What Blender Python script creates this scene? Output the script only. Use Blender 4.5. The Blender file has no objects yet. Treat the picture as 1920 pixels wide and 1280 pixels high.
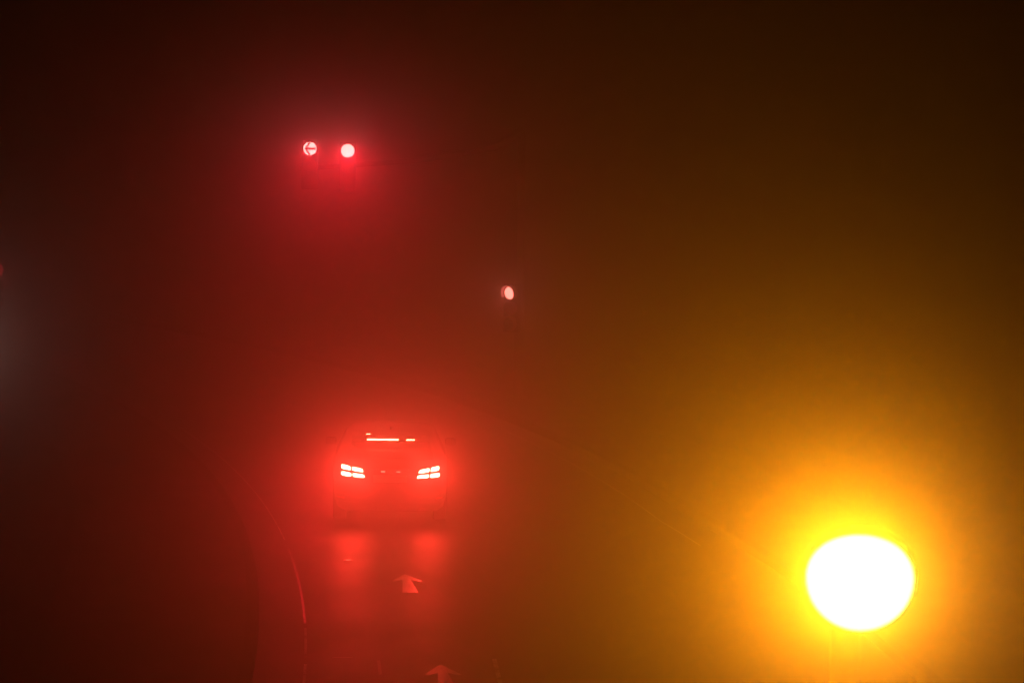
import bpy, bmesh, math, random
from mathutils import Vector, Matrix
PI = math.pi
R = math.radians
random.seed(4)
scene = bpy.context.scene
COL = scene.collection

# ------------------------------------------------------------------ camera
cam_d = bpy.data.cameras.new('camera')
cam = bpy.data.objects.new('camera', cam_d)
COL.objects.link(cam)
cam_d.sensor_width = 36.0
cam_d.lens = 36.0 * 5400 / 1920
cam_d.clip_end = 2000
pitch, roll = math.atan(326 / 5400), R(0.8)
cam.matrix_world = (Matrix.Translation((0, 0, 5.5)) @ Matrix.Rotation(PI / 2 - pitch, 4, 'X')
                    @ Matrix.Rotation(roll, 4, 'Z'))
cam_d.dof.use_dof = True
cam_d.dof.focus_distance = 44.0
cam_d.dof.aperture_fstop = 5.0
scene.camera = cam

# ------------------------------------------------------------------ night sky
world = bpy.data.worlds.new('World')
scene.world = world
world.use_nodes = True
wn = world.node_tree
wn.nodes.clear()
sky_n = wn.nodes.new('ShaderNodeTexSky')
sky_n.sky_type = 'NISHITA'
sky_n.sun_disc = False
sky_n.sun_elevation = R(-9)
sky_n.sun_rotation = R(200)
bg = wn.nodes.new('ShaderNodeBackground')
bg.inputs['Strength'].default_value = 0.05
wo = wn.nodes.new('ShaderNodeOutputWorld')
wn.links.new(sky_n.outputs[0], bg.inputs['Color'])
wn.links.new(bg.outputs[0], wo.inputs['Surface'])

scene.view_settings.view_transform = 'Standard'
scene.view_settings.look = 'None'
scene.view_settings.exposure = 0.0
scene.view_settings.gamma = 1.0
scene.view_settings.use_curve_mapping = False

cy = scene.cycles
cy.use_denoising = True
cy.denoiser = 'OPENIMAGEDENOISE'
cy.denoising_input_passes = 'RGB_ALBEDO_NORMAL'
cy.use_adaptive_sampling = False
cy.max_bounces = 10
cy.diffuse_bounces = 2
cy.glossy_bounces = 3
cy.volume_bounces = 2
cy.sample_clamp_indirect = 6.0
cy.use_light_tree = True
cy.pixel_filter_type = 'BLACKMAN_HARRIS'
cy.filter_width = 1.2

FOG_DENSITY = 0.028
FOG_G = 0.957
TAIL = 250.0        # radiance of the tail lamp cells
TAIL_BEAM = 0.65    # watts thrown rearwards by each lamp's reflector
SIGNAL = 8.7        # radiance of the red signal lenses
SIGNAL_BEAM = 9.5   # watts thrown forward and down by the signal optics
AMBER = 15.0
AMBER_BEAM = 11.5

# ------------------------------------------------------------------ materials
def new_mat(name):
    m = bpy.data.materials.new(name)
    m.use_nodes = True
    return m, m.node_tree, m.node_tree.nodes['Principled BSDF']

def plain(name, col, rough=0.5, metal=0.0, noise=0.12, scale=9.0, coat=0.0):
    m, nt, b = new_mat(name)
    tc = nt.nodes.new('ShaderNodeTexCoord')
    n = nt.nodes.new('ShaderNodeTexNoise')
    n.inputs['Scale'].default_value = scale
    n.inputs['Detail'].default_value = 6
    rp = nt.nodes.new('ShaderNodeValToRGB')
    a, c = 1 - noise, 1 + noise
    rp.color_ramp.elements[0].color = (col[0] * a, col[1] * a, col[2] * a, 1)
    rp.color_ramp.elements[1].color = (col[0] * c, col[1] * c, col[2] * c, 1)
    rp.color_ramp.elements[0].position = 0.3
    rp.color_ramp.elements[1].position = 0.7
    nt.links.new(tc.outputs['Object'], n.inputs['Vector'])
    nt.links.new(n.outputs['Fac'], rp.inputs['Fac'])
    nt.links.new(rp.outputs['Color'], b.inputs['Base Color'])
    b.inputs['Roughness'].default_value = rough
    b.inputs['Metallic'].default_value = metal
    b.inputs['Coat Weight'].default_value = coat
    return m

def lamp_mat(name, col, strength, base=(0.2, 0.02, 0.02)):
    m, nt, b = new_mat(name)
    b.inputs['Base Color'].default_value = (*base, 1)
    b.inputs['Roughness'].default_value = 0.35
    b.inputs['Emission Color'].default_value = (*col, 1)
    b.inputs['Emission Strength'].default_value = strength
    return m

def asphalt(name, col, rough_lo, rough_hi, spec=0.5):
    m, nt, b = new_mat(name)
    tc = nt.nodes.new('ShaderNodeTexCoord')
    big = nt.nodes.new('ShaderNodeTexNoise'); big.inputs['Scale'].default_value = 0.55; big.inputs['Detail'].default_value = 5
    fine = nt.nodes.new('ShaderNodeTexNoise'); fine.inputs['Scale'].default_value = 85; fine.inputs['Detail'].default_value = 3
    for n in (big, fine):
        nt.links.new(tc.outputs['Object'], n.inputs['Vector'])
    rp = nt.nodes.new('ShaderNodeValToRGB')
    rp.color_ramp.elements[0].color = (*[c * 0.65 for c in col], 1)
    rp.color_ramp.elements[1].color = (*[c * 1.4 for c in col], 1)
    nt.links.new(fine.outputs['Fac'], rp.inputs['Fac'])
    nt.links.new(rp.outputs['Color'], b.inputs['Base Color'])
    mr = nt.nodes.new('ShaderNodeMapRange')
    mr.inputs['From Min'].default_value = 0.35; mr.inputs['From Max'].default_value = 0.65
    mr.inputs['To Min'].default_value = rough_lo; mr.inputs['To Max'].default_value = rough_hi
    nt.links.new(big.outputs['Fac'], mr.inputs['Value'])
    nt.links.new(mr.outputs['Result'], b.inputs['Roughness'])
    b.inputs['Specular IOR Level'].default_value = spec
    bp = nt.nodes.new('ShaderNodeBump'); bp.inputs['Strength'].default_value = 0.25; bp.inputs['Distance'].default_value = 0.004
    nt.links.new(fine.outputs['Fac'], bp.inputs['Height'])
    nt.links.new(bp.outputs['Normal'], b.inputs['Normal'])
    return m

def worn_paint(name, wear=0.45, seed=0.0, scale=2.2, rough=0.35, spec=0.5, coat=0.0):
    m, nt, b = new_mat(name)
    tc = nt.nodes.new('ShaderNodeTexCoord')
    mp = nt.nodes.new('ShaderNodeMapping'); mp.inputs['Location'].default_value = (seed, seed * 0.7, 0)
    nt.links.new(tc.outputs['Object'], mp.inputs['Vector'])
    a = nt.nodes.new('ShaderNodeTexNoise'); a.inputs['Scale'].default_value = scale; a.inputs['Detail'].default_value = 8
    a.inputs['Roughness'].default_value = 0.68
    nt.links.new(mp.outputs[0], a.inputs['Vector'])
    rp = nt.nodes.new('ShaderNodeValToRGB')
    rp.color_ramp.elements[0].position = wear - 0.06
    rp.color_ramp.elements[1].position = wear + 0.06
    rp.color_ramp.elements[0].color = (0.05, 0.05, 0.05, 1)
    rp.color_ramp.elements[1].color = (0.72, 0.72, 0.70, 1)
    nt.links.new(a.outputs['Fac'], rp.inputs['Fac'])
    nt.links.new(rp.outputs['Color'], b.inputs['Base Color'])
    b.inputs['Roughness'].default_value = rough
    b.inputs['Specular IOR Level'].default_value = spec
    b.inputs['Coat Weight'].default_value = coat
    b.inputs['Coat Roughness'].default_value = 0.36
    b.inputs['Coat IOR'].default_value = 1.9
    return m

M = {
    'road': asphalt('wet_asphalt', (0.012, 0.012, 0.013), 0.44, 0.49, 1.0),
    'ground': asphalt('damp_soil_and_grass', (0.035, 0.04, 0.022), 0.7, 0.9),
    'pavement': asphalt('damp_paving', (0.05, 0.049, 0.048), 0.5, 0.7),
    'kerb': plain('kerb_concrete', (0.05, 0.049, 0.047), 0.85, noise=0.2),
    'paint': worn_paint('worn_white_paint', 0.36, 0.0, 1.6, 0.27, 1.0),
    'paint_arrow': worn_paint('worn_arrow_paint', 0.36, 3.3, 4.5, 0.24, 1.0, 1.0),
    'paint_faint': worn_paint('very_worn_white_paint', 0.48, 7.1, 2.6, 0.40),
    'steel': plain('galvanised_steel', (0.34, 0.35, 0.36), 0.5, 0.7),
    'wet_steel': plain('wet_metal_joint', (0.55, 0.55, 0.55), 0.38, 0.9),
    'housing': plain('black_signal_housing', (0.018, 0.022, 0.02), 0.55),
    'visor': plain('matt_black_visor', (0.02, 0.02, 0.02), 0.6),
    'visor_side': plain('reddened_visor_satin', (0.42, 0.30, 0.30), 0.5),  # visor lightened and reddened in colour to strengthen the lens glow inside it
    'lens_amber_off': plain('unlit_amber_lens', (0.30, 0.11, 0.01), 0.15, coat=1.0),
    'lens_green_off': plain('unlit_green_lens', (0.02, 0.16, 0.09), 0.15, coat=1.0),
    'red_lens': lamp_mat('lit_red_lens', (1.0, 0.50, 0.45), SIGNAL),
    'red_lens_arrow': lamp_mat('lit_red_arrow_lens', (1.0, 0.50, 0.45), SIGNAL),
    'red_lens_side': lamp_mat('lit_red_pole_lens', (1.0, 0.18, 0.14), 15.0),
    'red_lens_edge': lamp_mat('lit_red_far_lens', (1.0, 0.05, 0.07), 4.0),
    'amber_lens': lamp_mat('lit_amber_lens', (1.0, 0.33, 0.085), AMBER, (0.5, 0.2, 0.02)),
    'paintwork': plain('dark_car_paint', (0.022, 0.022, 0.025), 0.5, 0.2),
    'glass': plain('dark_tinted_glass', (0.01, 0.01, 0.012), 0.25),
    'trim': plain('black_plastic_trim', (0.015, 0.015, 0.015), 0.6),
    'rubber': plain('tyre_rubber', (0.014, 0.014, 0.014), 0.8),
    'alloy': plain('alloy_rim', (0.45, 0.45, 0.46), 0.3, 0.9),
    'chrome': plain('chrome_strip', (0.7, 0.7, 0.72), 0.12, 1.0),
    'plate': plain('number_plate_white', (0.7, 0.7, 0.66), 0.45),
    'lamp_shell': plain('dark_red_lamp_shell', (0.05, 0.004, 0.004), 0.12, coat=1.0),
    'tail': lamp_mat('lit_tail_lamp', (1.0, 0.034, 0.020), TAIL),
    'brake': lamp_mat('lit_brake_bar_and_glint', (1.0, 0.10, 0.045), 70.0),
    'plate_light': lamp_mat('number_plate_light', (1.0, 0.55, 0.35), 3.0, (0.5, 0.4, 0.3)),
    'reflector': plain('red_reflector', (0.5, 0.02, 0.02), 0.15, coat=1.0),
    'head_glass': plain('headlamp_glass', (0.4, 0.4, 0.42), 0.1, 0.4, coat=1.0),
    'lantern_glow': lamp_mat('lit_lantern_globe', (1.0, 0.55, 0.46), 2.3, (0.8, 0.8, 0.8)),
    'iron': plain('dark_cast_iron', (0.02, 0.022, 0.021), 0.5, 0.5),
    'stud': plain('road_stud_reflector', (0.8, 0.78, 0.76), 0.28, 1.0),
}

# ------------------------------------------------------------------ mesh helpers
def obj(name, bm, mat, parent=None, smooth=False):
    bmesh.ops.recalc_face_normals(bm, faces=bm.faces)
    me = bpy.data.meshes.new(name)
    bm.to_mesh(me); bm.free()
    if smooth:
        for p in me.polygons:
            p.use_smooth = True
        try:
            me.set_sharp_from_angle(angle=R(38))
        except Exception:
            pass
    me.materials.append(M[mat])
    o = bpy.data.objects.new(name, me)
    COL.objects.link(o)
    o.parent = parent
    return o

def tag(o, label, cat, group=None):
    o['label'] = label; o['category'] = cat
    if group: o['group'] = group
    return o

def struct(o):
    o['kind'] = 'structure'
    return o

def thing(name, label, cat, loc, rz=0.0, group=None):
    o = bpy.data.objects.new(name, None)
    COL.objects.link(o)
    o.location = loc; o.rotation_euler = (0, 0, rz)
    return tag(o, label, cat, group)

def box(bm, c, s, bevel=0.0, mat=None):
    m = Matrix.Translation(c) @ Matrix.Diagonal((*s, 1))
    r = bmesh.ops.create_cube(bm, size=1.0, matrix=m)
    if bevel:
        es = list({e for v in r['verts'] for e in v.link_edges})
        bmesh.ops.bevel(bm, geom=es, offset=bevel, segments=3, affect='EDGES', profile=0.6)
    return bm

def lathe(bm, prof, axis='Z', seg=32, c=(0, 0, 0)):
    """prof: list of (radius, along); closed at ends where radius is 0"""
    rings = []
    c = Vector(c)
    def pt(r, a, t):
        x, y = r * math.cos(t), r * math.sin(t)
        if axis == 'Z': return c + Vector((x, y, a))
        if axis == 'Y': return c + Vector((x, a, y))
        return c + Vector((a, x, y))
    for r, a in prof:
        if r < 1e-6:
            rings.append([bm.verts.new(pt(0, a, 0))])
        else:
            rings.append([bm.verts.new(pt(r, a, 2 * PI * k / seg)) for k in range(seg)])
    for A, B in zip(rings, rings[1:]):
        for k in range(seg):
            j = (k + 1) % seg
            if len(A) == 1 and len(B) == 1: continue
            if len(A) == 1: bm.faces.new((A[0], B[k], B[j]))
            elif len(B) == 1: bm.faces.new((A[k], A[j], B[0]))
            else: bm.faces.new((A[k], A[j], B[j], B[k]))
    return bm

def tube(bm, pts, radii, seg=14):
    pts = [Vector(p) for p in pts]
    rings = []
    for i, p in enumerate(pts):
        d = (pts[min(i + 1, len(pts) - 1)] - pts[max(i - 1, 0)]).normalized()
        ref = Vector((0, 0, 1)) if abs(d.z) < 0.9 else Vector((1, 0, 0))
        a = d.cross(ref).normalized(); b = d.cross(a).normalized()
        r = radii[i] if isinstance(radii, (list, tuple)) else radii
        rings.append([bm.verts.new(p + a * r * math.cos(2 * PI * k / seg) + b * r * math.sin(2 * PI * k / seg)) for k in range(seg)])
    for A, B in zip(rings, rings[1:]):
        for k in range(seg):
            j = (k + 1) % seg
            bm.faces.new((A[k], A[j], B[j], B[k]))
    bm.faces.new(rings[0]); bm.faces.new(rings[-1])
    return bm

def plate_poly(bm, pts, y0, y1):
    """polygon in (x, z) extruded between y0 and y1"""
    a = [bm.verts.new((x, y0, z)) for x, z in pts]
    b = [bm.verts.new((x, y1, z)) for x, z in pts]
    bm.faces.new(a); bm.faces.new(b)
    n = len(pts)
    for i in range(n):
        j = (i + 1) % n
        bm.faces.new((a[i], a[j], b[j], b[i]))
    return bm

def ribbon(bm, pts_l, pts_r, z):
    L = [bm.verts.new((x, y, z)) for x, y in pts_l]
    Q = [bm.verts.new((x, y, z)) for x, y in pts_r]
    for i in range(len(L) - 1):
        bm.faces.new((L[i], Q[i], Q[i + 1], L[i + 1]))
    return bm

# ------------------------------------------------------------------ the road
def xl(y):                       # the left edge line bends away to the left
    if y < 22.7: return -1.95
    return -2.2 - 0.06 * (y - 31) - 0.0036 * (y - 31) ** 2
def xr(y):
    return xl(y) + 6.1 + 0.05 * max(0.0, y - 45)

YS = [-40 + 2.0 * i for i in range(71)]      # -40 .. 100
bm = bmesh.new()
gl = 170
vs = [bm.verts.new((x, y, 0)) for x, y in ((-gl, -gl), (gl, -gl), (gl, gl), (-gl, gl))]
bm.faces.new(vs)
struct(obj('ground', bm, 'ground'))

bm = ribbon(bmesh.new(), [(xl(y) - 0.55, y) for y in YS], [(xr(y) + 0.55, y) for y in YS], 0.004)
ROAD_Z = 0.004
struct(obj('road', bm, 'road'))

def kerb(name, f, sgn):
    bm = bmesh.new()
    prev = None
    for y in YS:
        x = f(y)
        ring = [bm.verts.new(p) for p in ((x, y, 0.001), (x, y, 0.10), (x + sgn * 0.02, y, 0.125), (x + sgn * 0.15, y, 0.128), (x + sgn * 0.15, y, 0.001))]
        if prev:
            for k in range(4):
                bm.faces.new((prev[k], prev[k + 1], ring[k + 1], ring[k]))
        prev = ring
    return struct(obj(name, bm, 'kerb', smooth=True))
kerb('kerb_left', lambda y: xl(y) - 0.55, -1)
kerb('kerb_right', lambda y: xr(y) + 0.55, 1)
for nm, f, s in (('pavement_left', lambda y: xl(y) - 0.70, -1), ('pavement_right', lambda y: xr(y) + 0.70, 1)):
    a = [(f(y), y) for y in YS]; b = [(f(y) + s * 2.4, y) for y in YS]
    bm = ribbon(bmesh.new(), a if s > 0 else b, b if s > 0 else a, 0.124)
    struct(obj(nm, bm, 'pavement'))

# painted marks, each a sheet 4 mm above the asphalt
MZ = ROAD_Z + 0.004
def mark(name, f, y0, y1, w, mat, label, step=0.5):
    n = max(2, int((y1 - y0) / step) + 1)
    ys = [y0 + (y1 - y0) * i / (n - 1) for i in range(n)]
    bm = ribbon(bmesh.new(), [(f(y) - w / 2, y) for y in ys], [(f(y) + w / 2, y) for y in ys], MZ)
    return tag(obj(name, bm, mat), label, 'road marking', 'painted lines on the road')
mark('edge_line', xl, 34.3, 41.0, 0.030, 'paint', 'thin curved white line, brightest stretch, lower left of the car')
mark('edge_line', xl, 31.9, 33.95, 0.030, 'paint_faint', 'short thin white line piece just below the brightest curved stretch')
mark('edge_line', xl, 29.0, 31.5, 0.032, 'paint_faint', 'faint end of the thin left line at the bottom of the picture')
mark('edge_line', xl, 42.0, 60.0, 0.022, 'paint_faint', 'faint far stretch of left line bending away beside the car')
mark('edge_line', xr, 42.0, 60.0, 0.022, 'paint_faint', 'faint line on the far right side of the road, right of the car')
mark('lane_line', lambda y: -0.14 - 0.05 * (y - 31.8), 29.0, 32.0, 0.05, 'paint_faint', 'very faint thin lane line right of the lower arrow')
mark('lane_line', lambda y: -1.434 - 0.07 * (y - 31.77), 30.9, 31.8, 0.035, 'paint', 'short thin white dash left of the lower arrow')
bm = ribbon(bmesh.new(), [(-1.955, 31.935), (-1.74, 31.95)], [(-1.955, 31.965), (-1.74, 31.98)], MZ)
bmesh.ops.reverse_faces(bm, faces=bm.faces)
tag(obj('joint_strip', bm, 'wet_steel'), 'short thin glinting strip lying across the wet road, lower left', 'road joint')

def arrow(apex, head, length, label, mat):
    """straight-ahead lane arrow, stem widening to its foot; head in degrees to the left of +Y"""
    t = R(head)
    dx, dy = -math.sin(t), math.cos(t)
    def w(u, v):                 # u right of the axis, v behind the apex
        return (apex[0] + u * dy - v * dx, apex[1] - u * dx * -1 * -1 - v * dy)
    pts = [(0, 0), (0.20, 0.64), (0.17, 0.70), (0.055, 0.54), (0.105, length), (-0.105, length), (-0.055, 0.54), (-0.17, 0.70), (-0.20, 0.64)]
    bm = bmesh.new()
    V = [bm.verts.new((*w(*p), MZ)) for p in pts]
    bm.faces.new((V[0], V[8], V[7], V[6])); bm.faces.new((V[0], V[6], V[3])); bm.faces.new((V[0], V[3], V[2], V[1]))
    bm.faces.new((V[3], V[6], V[5], V[4]))
    for f in bm.faces:
        if f.normal.z < 0: pass
    return tag(obj('lane_arrow', bm, mat), label, 'road marking', 'straight-ahead arrows on the road')
arrow((-1.40, 38.62), 4.5, 1.72, 'worn white straight-ahead arrow on wet road just behind the car', 'paint_arrow')
arrow((-0.745, 31.60), 4.5, 1.72, 'lower worn arrow cut off by the bottom edge of the picture', 'paint_arrow')

sd = thing('road_stud', 'small glinting road stud on wet road below the left tail lamp', 'road stud', (-2.25, 39.93, ROAD_Z))
obj('base', lathe(bmesh.new(), [(0, 0.0), (0.065, 0.0), (0.060, 0.003), (0, 0.0035)], 'Z', 24), 'stud', sd, True)
obj('reflector', lathe(bmesh.new(), [(0.050, 0.003), (0.048, 0.006), (0, 0.0065)], 'Z', 24), 'stud', sd, True)

# a kerbed refuge island that carries the amber beacon
bm = bmesh.new()
n = 40
isl = [(0.55 * math.copysign(abs(math.cos(t)) ** 0.7, math.cos(t)), 2.6 * math.copysign(abs(math.sin(t)) ** 0.8, math.sin(t))) for t in [2 * PI * k / n for k in range(n)]]
lo = [bm.verts.new((x, y, 0.006)) for x, y in isl]
mid = [bm.verts.new((x, y, 0.11)) for x, y in isl]
top = [bm.verts.new((x * 0.95, y * 0.98, 0.13)) for x, y in isl]
for A, B in ((lo, mid), (mid, top)):
    for k in range(n):
        bm.faces.new((A[k], A[(k + 1) % n], B[(k + 1) % n], B[k]))
bm.faces.new(top)
o = struct(obj('traffic_island', bm, 'kerb')); o.location = (1.004, 8.4, 0)

# ------------------------------------------------------------------ signal heads
def dome(bm, r, bulge, c, seg=40):
    prof = [(r * math.cos(a), -bulge * math.sin(a)) for a in [PI / 2 * i / 7 for i in range(8)]]
    prof[-1] = (0, -bulge)
    return lathe(bm, [(r, 0.02)] + prof, 'Y', seg, c)

def visor(bm, r, c, depth_top, depth_side, open_deg, roll_deg=0.0, th=0.004, seg=36):
    """sheet tube open at the bottom by open_deg; sides shorter than the crown"""
    a0 = R(-90 + open_deg / 2 + roll_deg); a1 = R(270 - open_deg / 2 + roll_deg)
    rows = []
    for i in range(seg + 1):
        t = a0 + (a1 - a0) * i / seg
        k = 0.5 + 0.5 * math.sin(t - R(roll_deg))
        d = depth_side + (depth_top - depth_side) * k ** 1.3
        row = []
        for rr, yy in ((r, 0.0), (r, -d), (r + th, -d), (r + th, 0.0)):
            row.append(bm.verts.new((c[0] + rr * math.cos(t), c[1] + yy, c[2] + rr * math.sin(t))))
        rows.append(row)
    for A, B in zip(rows, rows[1:]):
        for k in range(4):
            bm.faces.new((A[k], A[(k + 1) % 4], B[(k + 1) % 4], B[k]))
    bm.faces.new(rows[0]); bm.faces.new(rows[-1])
    return bm

PITCH = 0.36
def signal_head(label, lens_pos, rz, lit, visor_mat='visor', arrow_sign=False, open_deg=110, vr=0.168, d_top=0.30, d_side=0.16, vroll=0.0, beam=0.0):
    """three-aspect head; lens_pos is the middle of the lit red lens"""
    H = 3 * PITCH + 0.04
    base_z = -(H - PITCH / 2 - 0.02)
    off = Vector((math.sin(rz) * 0.0, 0, 0))
    t = thing('traffic_signal', label, 'traffic light', (lens_pos[0], lens_pos[1], lens_pos[2] + base_z), rz, 'red traffic lights')
    zr = -base_z
    bm = bmesh.new(); box(bm, (0, 0.115, H / 2), (0.37, 0.20, H), 0.035); obj('housing', bm, 'housing', t, True)
    for k in range(3):
        z = zr - k * PITCH
        bm = lathe(bmesh.new(), [(0.150, 0.02), (0.150, -0.006), (0.166, -0.010), (0.172, 0.0), (0.172, 0.02)], 'Y', 40, (0, 0, z))
        obj('bezel', bm, 'housing', t, True)
        bm = visor(bmesh.new(), vr, (0, 0.004, z), d_top, d_side, open_deg, vroll)
        obj('visor', bm, visor_mat, t, True)
        ln = obj('lens', dome(bmesh.new(), 0.149, 0.018, (0, 0.0, z)), (lit, 'lens_amber_off', 'lens_green_off')[k], t, True)
        ln['label'] = ('lit red lens', 'unlit amber lens', 'unlit green lens')[k]
        if arrow_sign and k == 0:
            bm = bmesh.new()
            s = 0.075
            plate_poly(bm, [(-0.118, 0), (-0.025, 0.140), (0.018, 0.135), (-0.058, 0.025), (0.130, 0.025), (0.130, -0.025), (-0.058, -0.025), (0.018, -0.135), (-0.025, -0.140)], -s - 0.004, -s)
            bmesh.ops.translate(bm, verts=bm.verts, vec=(0, 0, z))
            a = obj('arrow_mask', bm, 'visor', ln)
            a['label'] = 'dark left-pointing arrow across the lit lens'
    for kz in (0.62, 0.25):
        bm = bmesh.new(); box(bm, (0, 0.225, H * kz), (0.07, 0.05, 0.09), 0.006)
        obj('bracket', bm, 'steel', t)
    if beam:                       # the lens throws its light forward and down, as signal optics do
        la = bpy.data.lights.new('lens_beam', 'AREA')
        la.shape = 'DISK'; la.size = 0.29; la.energy = beam; la.color = (1.0, 0.0, 0.018); la.spread = R(38)
        lo_ = bpy.data.objects.new('lens_beam', la); COL.objects.link(lo_); lo_.parent = t
        lo_.location = (0, -0.075, zr); lo_.rotation_euler = (-PI / 2 + R(17), 0, 0)
    return t

SY = 65.0
signal_head('red traffic light with a dark left arrow, left of the overhead pair', (-4.612, SY, 5.856), R(4.0), 'red_lens_arrow', arrow_sign=True, beam=SIGNAL_BEAM * 0.6)
signal_head('plain round red traffic light, right of the overhead pair', (-3.759, SY, 5.820), R(3.3), 'red_lens', beam=SIGNAL_BEAM)
signal_head('small red traffic light on the pole, right of the overhead pair', (-0.053, 67.0, 2.587), R(-24), 'red_lens_side', 'visor_side', open_deg=60, vr=0.172, d_top=0.25, d_side=0.16, vroll=-25)
signal_head('red traffic light half cut off by the left edge of the picture', (-12.12, 67.0, 2.953), R(40), 'red_lens_edge', 'visor_side', open_deg=40, vr=0.172, d_top=0.26, d_side=0.22)

def signal_pole(label, x, y, h, r0, r1, arm=None):
    t = thing('signal_pole', label, 'pole', (x, y, 0), 0, 'poles of the traffic lights')
    obj('pole', tube(bmesh.new(), [(0, 0, 0.12), (0, 0, h * 0.5), (0, 0, h)], [r0, (r0 + r1) / 2, r1], 20), 'steel', t, True)
    bm = lathe(bmesh.new(), [(0, 0.0), (0.22, 0.0), (0.22, 0.10), (0.19, 0.13), (r0 + 0.01, 0.15), (r0 + 0.01, 0.22), (0, 0.22)], 'Z', 24)
    obj('foot', bm, 'steel', t, True)
    obj('cap', lathe(bmesh.new(), [(r1 + 0.012, h - 0.03), (r1 + 0.012, h), (r1 * 0.6, h + 0.03), (0, h + 0.04)], 'Z', 20), 'steel', t, True)
    if arm:
        obj('arm', tube(bmesh.new(), arm, [0.08, 0.075, 0.06, 0.05], 16), 'steel', t, True)
    return t
signal_pole('tall pole whose arm carries the overhead pair of red lights', 0.16, 67.5, 6.6, 0.12, 0.08,
            [(0, 0, 6.3), (-0.6, -0.5, 5.95), (-2.4, -1.55, 5.62), (-5.0, -2.245, 5.40)])
signal_pole('shorter pole of the light at the left edge', -12.28, 67.5, 3.6, 0.07, 0.06)

# ------------------------------------------------------------------ amber beacon close to the camera
bx, by, bz = 1.004, 8.18, 4.345
BY = R(-7)                                    # the head faces the viewer
BEAM_YAW = R(-28)                             # its optics throw the light to the left
bc = thing('amber_beacon', 'big glowing amber warning beacon close to the camera, lower right', 'beacon', (bx, by + 0.02, 0.13), 0)
bm = lathe(bmesh.new(), [(0, 0.0), (0.15, 0.0), (0.15, 0.03), (0.07, 0.05), (0.05, 0.08)], 'Z', 24)
obj('foot', bm, 'steel', bc, True)
pt = bz - 0.13
obj('pole', tube(bmesh.new(), [(0.0, 0.30, 0.05), (0.0, 0.30, pt - 0.3), (0.0, 0.29, pt)], 0.045, 18), 'steel', bc, True)
head = bmesh.new()
lathe(head, [(0.153, 0.02), (0.163, 0.03), (0.168, 0.08), (0.165, 0.18), (0.10, 0.24), (0, 0.25)], 'Y', 40)
def yawed(bm):
    for v in bm.verts:                        # the lens is flatter above its middle than below
        if v.co.z > 0: v.co.z *= 0.80
    bmesh.ops.rotate(bm, verts=bm.verts, cent=(0, 0, 0), matrix=Matrix.Rotation(BY, 3, 'Z'))
    bmesh.ops.translate(bm, verts=bm.verts, vec=(0, -0.02, pt))
    return bm
obj('housing', yawed(head), 'housing', bc, True)
bl = obj('lens', yawed(dome(bmesh.new(), 0.152, 0.006, (0, 0.0, 0))), 'amber_lens', bc, True)
la = bpy.data.lights.new('beam', 'AREA')
la.shape = 'DISK'; la.size = 0.20; la.energy = AMBER_BEAM; la.color = (1.0, 0.285, 0.0); la.spread = R(60)
lo_ = bpy.data.objects.new('beam', la); COL.objects.link(lo_); lo_.parent = bc
lo_.location = Vector((0, -0.02, pt)) + Matrix.Rotation(BY, 3, 'Z') @ Vector((0, -0.075, 0))
lo_.rotation_euler = (-PI / 2 - R(18), 0, BEAM_YAW)
obj('visor', yawed(visor(bmesh.new(), 0.160, (0, 0.03, 0), 0.085, 0.05, 150, roll_deg=0)), 'visor', bc, True)

# ------------------------------------------------------------------ street lantern beyond the left edge
sl = thing('street_lantern', 'dim white post-top lantern beside the road, beyond the left edge', 'street lamp', (-3.50, 18.0, 0))
obj('pole', tube(bmesh.new(), [(0, 0, 0.0), (0, 0, 0.5), (0, 0, 0.6), (0, 0, 4.0)], [0.09, 0.08, 0.055, 0.04], 18), 'iron', sl, True)
obj('bracket', lathe(bmesh.new(), [(0.04, 3.95), (0.10, 4.05), (0.13, 4.10), (0.13, 4.13), (0, 4.13)], 'Z', 20), 'iron', sl, True)
obj('globe', lathe(bmesh.new(), [(0, 4.15)] + [(0.17 * math.sin(PI * k / 12), 4.35 - 0.2 * math.cos(PI * k / 12)) for k in range(1, 12)] + [(0, 4.55)], 'Z', 28), 'lantern_glow', sl, True)
obj('cap', lathe(bmesh.new(), [(0, 4.70), (0.04, 4.69), (0.10, 4.62), (0.26, 4.56), (0.27, 4.54), (0.0, 4.56)], 'Z', 28), 'iron', sl, True)

# ------------------------------------------------------------------ the car
CX, CYREAR = -1.832, 43.85
yaw = math.atan2(-CX, CYREAR)          # it points away along the lane
LEN = 4.30
car = thing('car', 'dark hatchback with glowing red tail lamps standing on the wet road', 'car',
            (CX - math.sin(yaw) * LEN / 2, CYREAR + math.cos(yaw) * LEN / 2, ROAD_Z), yaw)
LAY = [  # z, rear y, front y, half width
    (0.20, -2.02, 2.00, 0.80), (0.26, -2.11, 2.09, 0.865), (0.40, -2.15, 2.15, 0.895), (0.55, -2.15, 2.15, 0.90),
    (0.62, -2.13, 2.14, 0.90), (0.70, -2.09, 2.09, 0.90), (0.80, -2.075, 1.95, 0.895), (0.89, -2.055, 1.60, 0.885),
    (0.96, -2.03, 1.15, 0.868), (1.02, -1.99, 0.98, 0.842), (1.12, -1.92, 0.78, 0.798), (1.22, -1.84, 0.58, 0.752),
    (1.30, -1.76, 0.42, 0.712), (1.36, -1.68, 0.26, 0.672), (1.40, -1.56, 0.08, 0.62), (1.425, -1.38, -0.12, 0.54), (1.44, -1.1, -0.35, 0.40)]
def lay(z):
    if z <= LAY[0][0]: return LAY[0][1:]
    for A, B in zip(LAY, LAY[1:]):
        if z <= B[0]:
            k = (z - A[0]) / (B[0] - A[0])
            return tuple(a + (b - a) * k for a, b in zip(A[1:], B[1:]))
    return LAY[-1][1:]
NE = 6.0
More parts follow.
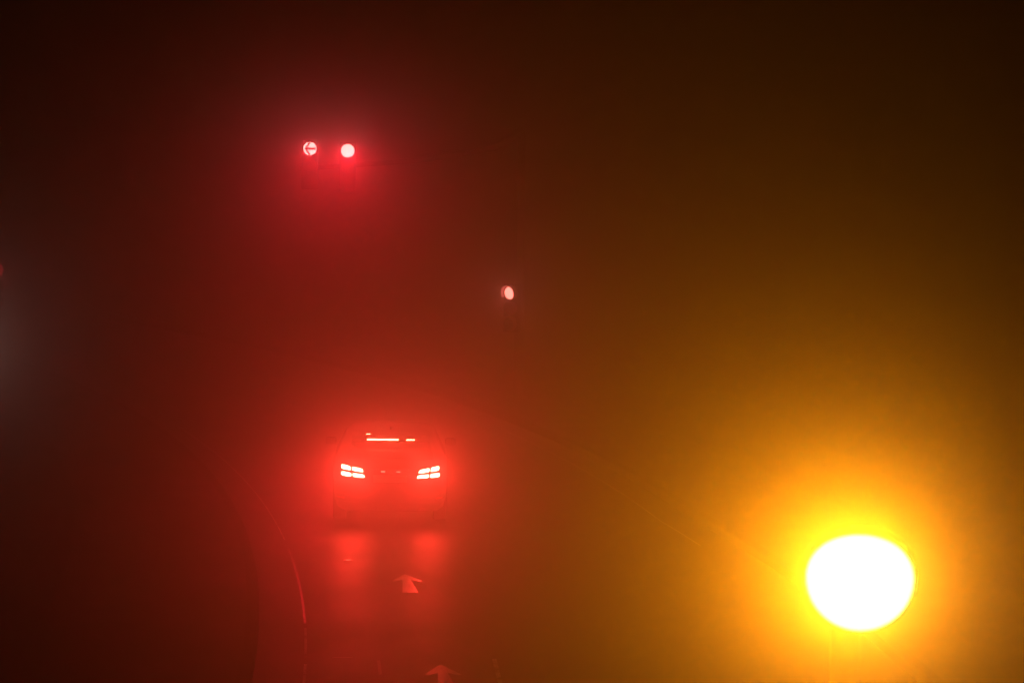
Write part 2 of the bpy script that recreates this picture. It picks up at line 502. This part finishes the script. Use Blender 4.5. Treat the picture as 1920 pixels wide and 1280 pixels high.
def rear_y(x, z):
    yr, yf, w = lay(z)
    yc, a = (yr + yf) / 2, (yf - yr) / 2
    return yc - a * (1 - min(0.999, abs(x / w)) ** NE) ** (1 / NE)
def front_y(x, z):
    yr, yf, w = lay(z)
    yc, a = (yr + yf) / 2, (yf - yr) / 2
    return yc + a * (1 - min(0.999, abs(x / w)) ** NE) ** (1 / NE)
def side_x(y, z):
    yr, yf, w = lay(z)
    yc, a = (yr + yf) / 2, (yf - yr) / 2
    return w * (1 - min(0.999, abs((y - yc) / a)) ** NE) ** (1 / NE)

bm = bmesh.new()
NSEG = 88
rings = []
zs = []
for A, B in zip(LAY, LAY[1:]):
    zs += [A[0], (A[0] + B[0]) / 2]
zs.append(LAY[-1][0])
for z in zs:
    yr, yf, w = lay(z)
    yc, a = (yr + yf) / 2, (yf - yr) / 2
    ring = []
    for k in range(NSEG):
        t = 2 * PI * (k + 0.5) / NSEG
        c, s = math.cos(t), math.sin(t)
        ring.append(bm.verts.new((w * math.copysign(abs(c) ** (2 / NE), c), yc + a * math.copysign(abs(s) ** (2 / NE), s), z)))
    rings.append(ring)
for A, B in zip(rings, rings[1:]):
    for k in range(NSEG):
        j = (k + 1) % NSEG
        bm.faces.new((A[k], A[j], B[j], B[k]))
bm.faces.new(rings[0]); bm.faces.new(rings[-1])
body = obj('body', bm, 'paintwork', None, True)
# wheel arches cut out of the body
for wy in (-1.32, 1.30):
    for sx in (-1, 1):
        cb = lathe(bmesh.new(), [(0, -0.17), (0.365, -0.17), (0.365, 0.17), (0, 0.17)], 'X', 40, (sx * 0.84, wy, 0.31))
        cut = obj('cutter', cb, 'trim')
        md = body.modifiers.new('arch', 'BOOLEAN'); md.operation = 'DIFFERENCE'; md.object = cut; md.solver = 'EXACT'
        dg = bpy.context.evaluated_depsgraph_get()
        me = bpy.data.meshes.new_from_object(body.evaluated_get(dg))
        body.modifiers.clear()
        body.data = me
        bpy.data.objects.remove(cut, do_unlink=True)
body.data.name = 'body'
body.parent = car

def patch(name, fn, mat, nu=10, nv=6, off=0.004, back=-0.006, parent=car):
    """fn(u, v) -> point on the body; a closed shell lying off..back metres above it"""
    bm = bmesh.new()
    P = [[Vector(fn(i / nu, j / nv)) for j in range(nv + 1)] for i in range(nu + 1)]
    cen = Vector((0, 0, 0.6))
    F, Bk = [], []
    for i in range(nu + 1):
        rf, rb = [], []
        for j in range(nv + 1):
            du = P[min(i + 1, nu)][j] - P[max(i - 1, 0)][j]
            dv = P[i][min(j + 1, nv)] - P[i][max(j - 1, 0)]
            n = du.cross(dv).normalized()
            if n.dot(P[i][j] - cen) < 0: n = -n
            rf.append(bm.verts.new(P[i][j] + n * off)); rb.append(bm.verts.new(P[i][j] + n * back))
        F.append(rf); Bk.append(rb)
    for G in (F, Bk):
        for i in range(nu):
            for j in range(nv):
                bm.faces.new((G[i][j], G[i + 1][j], G[i + 1][j + 1], G[i][j + 1]))
    ed = [(i, 0) for i in range(nu + 1)] + [(nu, j) for j in range(1, nv + 1)] + [(i, nv) for i in range(nu - 1, -1, -1)] + [(0, j) for j in range(nv - 1, 0, -1)]
    for (a, b), (c, d) in zip(ed, ed[1:] + ed[:1]):
        bm.faces.new((F[a][b], F[c][d], Bk[c][d], Bk[a][b]))
    return obj(name, bm, mat, parent, True)

def rear_quad(c00, c10, c11, c01):
    """corner order: left-bottom, right-bottom, right-top, left-top in (x, z)"""
    def fn(u, v):
        x = (c00[0] * (1 - u) + c10[0] * u) * (1 - v) + (c01[0] * (1 - u) + c11[0] * u) * v
        z = (c00[1] * (1 - u) + c10[1] * u) * (1 - v) + (c01[1] * (1 - u) + c11[1] * u) * v
        return (x, rear_y(x, z), z)
    return fn
def lerp2(q, u, v):
    f = rear_quad(*q); p = f(u, v); return (p[0], p[2])
def soft_quad(q, k=0.13):
    """quad with rounded corners: squeezes the border in towards the corners"""
    f = rear_quad(*q)
    def fn(u, v):
        a, b = 2 * u - 1, 2 * v - 1
        a2 = a * (1 - k * b ** 4); b2 = b * (1 - k * a ** 4)
        return f((a2 + 1) / 2, (b2 + 1) / 2)
    return fn

for s in (-1, 1):
    # outer shell of the lamp, then four bright cells parted by a thin dark cross
    if s < 0:
        q = [(-0.748, 0.748), (-0.388, 0.722), (-0.426, 0.862), (-0.745, 0.920)]
    else:
        q = [(0.400, 0.716), (0.750, 0.736), (0.738, 0.906), (0.445, 0.850)]
    def grow(q, d):
        cx = sum(p[0] for p in q) / 4; cz = sum(p[1] for p in q) / 4
        return [(cx + (p[0] - cx) * (1 + d), cz + (p[1] - cz) * (1 + d * 1.6)) for p in q]
    lamp = patch('tail_lamp', rear_quad(*grow(q, 0.07)), 'lamp_shell', 12, 6, 0.008)
    um = 0.46 if s < 0 else 0.56
    for (u0, u1) in ((0.0, um - 0.028), (um + 0.028, 1.0)):
        for (v0, v1) in ((0.0, 0.395), (0.585, 1.0)):
            cq = [lerp2(q, u0, v0), lerp2(q, u1, v0), lerp2(q, u1, v1), lerp2(q, u0, v1)]
            patch('lamp_cell', soft_quad(cq), 'tail', 8, 6, 0.013, 0.006, lamp)
    cu = lerp2(q, 0.70 if s < 0 else 0.30, 0.78)
    la = bpy.data.lights.new('reflector_beam', 'AREA')
    la.shape = 'RECTANGLE'; la.size = 0.09; la.size_y = 0.035; la.energy = TAIL_BEAM; la.color = (1.0, 0.034, 0.020); la.spread = R(56)
    lb = bpy.data.objects.new('reflector_beam', la); COL.objects.link(lb); lb.parent = car
    lb.location = (cu[0], rear_y(*cu) - 0.03, cu[1]); lb.rotation_euler = (-PI / 2, 0, 0)

patch('rear_window', rear_quad((-0.66, 1.00), (0.66, 1.00), (0.60, 1.25), (-0.60, 1.25)), 'glass', 14, 6)
for s in (-1, 1):
    for (y0, y1, t0, t1) in ((-1.42, -0.55, -1.30, -0.55), (-0.48, 0.72, -0.48, 0.30)):
        def fn(u, v, s=s, y0=y0, y1=y1, t0=t0, t1=t1):
            z = 0.99 + (1.31 - 0.99) * v
            y = (y0 + (y1 - y0) * u) * (1 - v) + (t0 + (t1 - t0) * u) * v
            return (s * side_x(y, z), y, z)
        patch('side_window', fn, 'glass', 8, 6)
    for yh in (-0.95, 0.10):
        patch('door_handle', lambda u, v, s=s, yh=yh: (s * side_x(yh + 0.18 * u, 0.84 + 0.025 * v), yh + 0.18 * u, 0.84 + 0.025 * v), 'chrome', 4, 2, 0.022)
    mir = bmesh.new()
    box(mir, (s * 0.97, 0.72, 1.03), (0.18, 0.12, 0.12), 0.05)
    mo = obj('wing_mirror', mir, 'paintwork', car, True)
    mb = bmesh.new(); box(mb, (s * 0.975, 0.655, 1.03), (0.16, 0.008, 0.10), 0.003); obj('mirror_glass', mb, 'chrome', mo)
    patch('headlamp', lambda u, v, s=s: (s * (0.50 + 0.30 * u), front_y(s * (0.50 + 0.30 * u), 0.68 + 0.10 * v), 0.68 + 0.10 * v), 'head_glass', 8, 4, 0.006)
    patch('rear_reflector', rear_quad(*sorted([(s * 0.845, 0.405), (s * 0.70, 0.405)]), *sorted([(s * 0.70, 0.43), (s * 0.845, 0.43)], reverse=True)), 'reflector', 5, 2, 0.006)
patch('windscreen', lambda u, v: ((-0.70 + 0.06 * v + (1.40 - 0.12 * v) * u), front_y(-0.70 + 0.06 * v + (1.40 - 0.12 * v) * u, 1.0 + 0.32 * v), 1.0 + 0.32 * v), 'glass', 12, 6)
patch('grille', lambda u, v: (-0.42 + 0.84 * u, front_y(-0.42 + 0.84 * u, 0.44 + 0.16 * v), 0.44 + 0.16 * v), 'trim', 8, 3, 0.005)
patch('bumper_trim', rear_quad((-0.74, 0.25), (0.74, 0.25), (0.80, 0.36), (-0.80, 0.36)), 'trim', 14, 3, 0.012)
patch('tailgate_strip', rear_quad((-0.30, 0.845), (0.30, 0.845), (0.30, 0.865), (-0.30, 0.865)), 'chrome', 8, 2, 0.010)
pl = patch('number_plate', rear_quad((-0.26, 0.66), (0.26, 0.66), (0.26, 0.77), (-0.26, 0.77)), 'plate', 6, 3, 0.006)
for px in (-0.115, 0.12):
    patch('plate_lamp', rear_quad((px - 0.03, 0.815), (px + 0.03, 0.815), (px + 0.03, 0.826), (px - 0.03, 0.826)), 'plate_light', 3, 2, 0.010)
# roof spoiler with the high brake light in its trailing edge
bm = bmesh.new()
NS = 16
rows = []
for i in range(NS + 1):
    x = -0.60 + 1.20 * i / NS
    k = (x / 0.60) ** 4
    yb = -1.98 + 0.10 * k; zt = 1.392 - 0.012 * k
    rows.append([bm.verts.new(p) for p in ((x, -1.50, 1.395 - 0.01 * k), (x, yb + 0.02, zt - 0.012), (x, yb, zt - 0.022), (x, yb + 0.01, zt - 0.105), (x, yb + 0.06, zt - 0.115), (x, -1.64, 1.30))])
for A, B in zip(rows, rows[1:]):
    for k in range(6):
        bm.faces.new((A[k], A[(k + 1) % 6], B[(k + 1) % 6], B[k]))
bm.faces.new(rows[0]); bm.faces.new(rows[-1])
sp = obj('roof_spoiler', bm, 'paintwork', car, True)
for x0, x1, zc, hh, yy in ((-0.365, 0.118, 1.305, 0.026, -1.985), (0.238, 0.365, 1.303, 0.020, -1.983)):
    bm = bmesh.new(); box(bm, ((x0 + x1) / 2, yy, zc), (x1 - x0, 0.016, hh), 0.005)
    obj('brake_light_and_glint', bm, 'brake', sp)
bm = bmesh.new(); box(bm, (-0.345, -1.93, 1.382), (0.06, 0.02, 0.014), 0.004)
obj('brake_light_and_glint', bm, 'brake', sp)  # small glowing bar standing in for a reflection above the brake light
obj('roof_antenna', tube(bmesh.new(), [(0.0, -1.42, 1.40), (0.0, -1.46, 1.45), (0.0, -1.58, 1.47)], [0.02, 0.014, 0.006], 10), 'trim', car, True)
obj('rear_wiper', tube(bmesh.new(), [(0.02, rear_y(0, 1.0) - 0.02, 1.0), (-0.2, rear_y(0.2, 1.04) - 0.02, 1.04), (-0.45, rear_y(0.45, 1.06) - 0.015, 1.06)], [0.012, 0.008, 0.006], 8), 'trim', car, True)
for s in (-1, 1):
    bm = lathe(bmesh.new(), [(0.0, 0.04), (0.028, 0.04), (0.03, -0.06), (0.035, -0.06), (0.035, 0.06), (0, 0.06)], 'Y', 18, (s * 0.5, -2.06, 0.245))
    obj('exhaust_pipe', bm, 'chrome', car, True)
tyre_me = rim_me = None
for wy in (-1.32, 1.30):
    for s in (-1, 1):
        wc = (s * 0.775, wy, 0.31)
        bm = lathe(bmesh.new(), [(0.20, -0.10), (0.29, -0.105), (0.31, -0.085), (0.315, 0), (0.31, 0.085), (0.29, 0.105), (0.20, 0.10)], 'X', 36, wc)
        w = obj('wheel', bm, 'rubber', car, True)
        bm = lathe(bmesh.new(), [(0.0, s * 0.075), (0.05, s * 0.085), (0.06, s * 0.07), (0.185, s * 0.055), (0.205, s * 0.10), (0.205, -s * 0.08), (0, -s * 0.08)], 'X', 30, wc)
        rim = obj('rim', bm, 'alloy', w, True)

# ------------------------------------------------------------------ the fog
bm = bmesh.new()
box(bm, (0, 0, 2.88), (360, 360, 7.76))
hz = obj('haze', bm, 'road')
hz['kind'] = 'stuff'
m = bpy.data.materials.new('night_fog'); m.use_nodes = True
nt = m.node_tree; nt.nodes.clear()
pv = nt.nodes.new('ShaderNodeVolumePrincipled')
pv.inputs['Color'].default_value = (0.93, 0.93, 0.93, 1)
pv.inputs['Density'].default_value = FOG_DENSITY
pv.inputs['Anisotropy'].default_value = FOG_G
mo = nt.nodes.new('ShaderNodeOutputMaterial')
nt.links.new(pv.outputs[0], mo.inputs['Volume'])
hz.data.materials.clear(); hz.data.materials.append(m)
